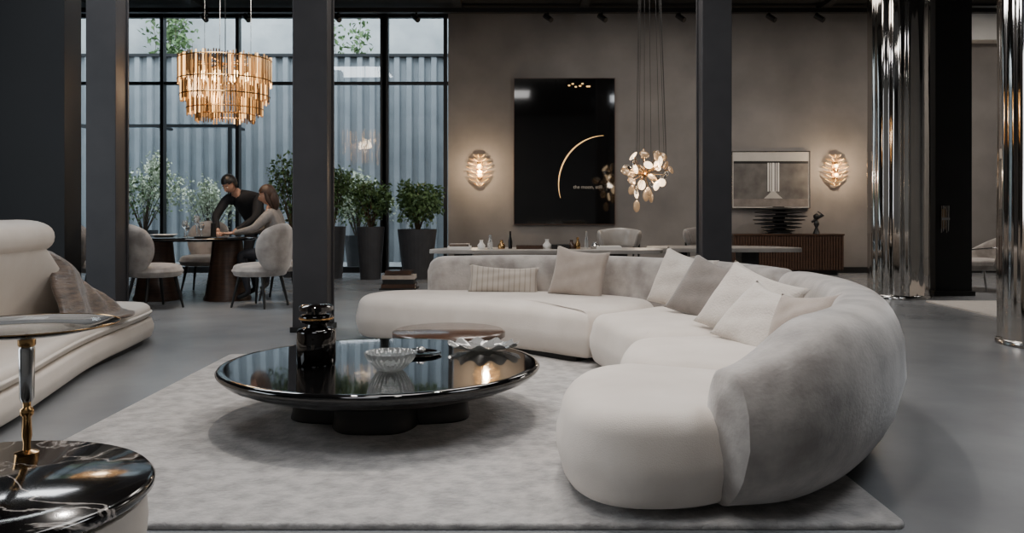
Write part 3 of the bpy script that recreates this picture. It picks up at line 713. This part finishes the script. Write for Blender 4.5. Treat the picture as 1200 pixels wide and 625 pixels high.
person('man',dict(pel=(-3.40,11.46,.92),waist=(-3.42,11.36,1.05),chest=(-3.48,11.18,1.20),neckb=(-3.55,11.04,1.31),neck=(-3.58,10.98,1.35),head=(-3.61,10.90,1.42),
 hipL=(-3.30,11.46,.84),kneeL=(-3.30,11.44,.47),ankL=(-3.30,11.5,.09),toeL=(-3.34,11.36,.035),
 hipR=(-3.50,11.46,.84),kneeR=(-3.54,11.42,.47),ankR=(-3.56,11.48,.09),toeR=(-3.62,11.34,.035),
 shL=(-3.30,11.10,1.24),elL=(-3.28,10.92,.99),wrL=(-3.46,10.72,.83),hdL=(-3.50,10.69,.805),
 shR=(-3.70,11.08,1.24),elR=(-3.80,10.92,.99),wrR=(-3.70,10.72,.83),hdR=(-3.68,10.69,.805)),'jacket','trouser','hairk',(-.35,-.7,-.65),False,1)

# ------------------------------------------------------------------ lights
def area(name,loc,size,e,col,rot=(0,0,0),sy=None,spread=None):
    l=bpy.data.lights.new(name,'AREA'); l.size=size; l.energy=e; l.color=col
    if sy: l.shape='RECTANGLE'; l.size_y=sy
    if spread: l.spread=math.radians(spread)
    o=bpy.data.objects.new(name,l); o.location=loc; o.rotation_euler=rot; bpy.context.collection.objects.link(o)
def point(name,loc,e,col,r=.05):
    l=bpy.data.lights.new(name,'POINT'); l.energy=e; l.color=col; l.shadow_soft_size=r
    o=bpy.data.objects.new(name,l); o.location=loc; bpy.context.collection.objects.link(o)
def spot(name,loc,tgt,e,col,ang=60,r=.1):
    l=bpy.data.lights.new(name,'SPOT'); l.energy=e; l.color=col; l.shadow_soft_size=r; l.spot_size=math.radians(ang); l.spot_blend=.9
    o=bpy.data.objects.new(name,l); o.location=loc; o.rotation_euler=(Vector(tgt)-Vector(loc)).to_track_quat('-Z','Y').to_euler(); bpy.context.collection.objects.link(o)
W=(1,.74,.48); N=(1,.93,.86); C=(.84,.92,1)
area('ceiling_softlight_lounge',(-.3,4.6,4.42),1.6,62,(1,.97,.94),sy=1.6)
area('added_fill_near',(-1.2,1.4,4.42),1.6,55,(.95,.97,1),sy=1.6)  # added fill without a fixture; likewise the areas below it, down to side
area('added_fill_right',(3.4,3.6,4.42),1.6,85,(.93,.96,1))
area('added_fill_dining',(-3.8,8.8,4.42),1.6,110,(.94,.97,1))
area('added_fill_centre',(.5,9.2,4.42),1.6,85,N)
area('added_fill_rear',(2.5,12.0,4.38),2.0,55,N)  # added to lift the back wall and background
area('added_fill_side',(7.4,11.5,4.42),1.4,125,N)  # added to brighten the far right wall
spot('track_spot',(-1.5,5.6,4.4),(-.8,4.4,.2),260,N,75,.06)
spot('track_spot',(.5,5.7,4.4),(.2,4.6,.2),260,N,75,.06)
spot('track_spot',(.2,2.6,4.4),(.8,4.2,.4),120,N,60,.12)
spot('track_spot',(-.4,6.4,4.4),(0,7.2,.4),110,N,55,.12)
area('cool_fill_left',(-7.7,3.0,2.3),4.0,240,C,rot=(0,math.radians(-90),0),sy=3)  # added cool fill standing in for daylight; the left wall has no window
area('courtyard_daylight',(-5,16.2,7.5),8,900,(.90,.95,1),rot=(math.radians(22),0,0),sy=2.5)
for x,y,z in ((-.56,YB-.40,1.76),(5.55,YB-.40,1.76)): point('sconce_bulb',(x,y,z),30,W,.04)
point('chandelier_bulb',(-3.36,10.0,2.55),50,W,.15)
point('pendant_bulb',(1.96,12.35,1.62),18,(1,.82,.62),.1)
spot('picture_spot',(4.4,12.6,4.3),(4.4,14.6,1.5),70,N,50)
w=bpy.data.worlds.new('overcast_sky'); bpy.context.scene.world=w; w.use_nodes=True; nt=w.node_tree; bg=nt.nodes['Background']
tc=nt.nodes.new('ShaderNodeTexCoord'); sp=nt.nodes.new('ShaderNodeSeparateXYZ'); r=nt.nodes.new('ShaderNodeValToRGB')
r.color_ramp.elements[0].color=(.70,.77,.82,1); r.color_ramp.elements[1].color=(.84,.91,1,1); r.color_ramp.elements[1].position=.7
nt.links.new(tc.outputs['Generated'],sp.inputs[0]); nt.links.new(sp.outputs['Z'],r.inputs[0]); nt.links.new(r.outputs[0],bg.inputs[0]); bg.inputs[1].default_value=2.9

cd=bpy.data.cameras.new('camera'); cd.sensor_width=36; cd.lens=30; cd.shift_y=-67.5/1200; cd.clip_start=.05
co=bpy.data.objects.new('camera',cd); co.location=(0,0,1.1); co.rotation_euler=(math.pi/2,0,0); bpy.context.collection.objects.link(co); bpy.context.scene.camera=co
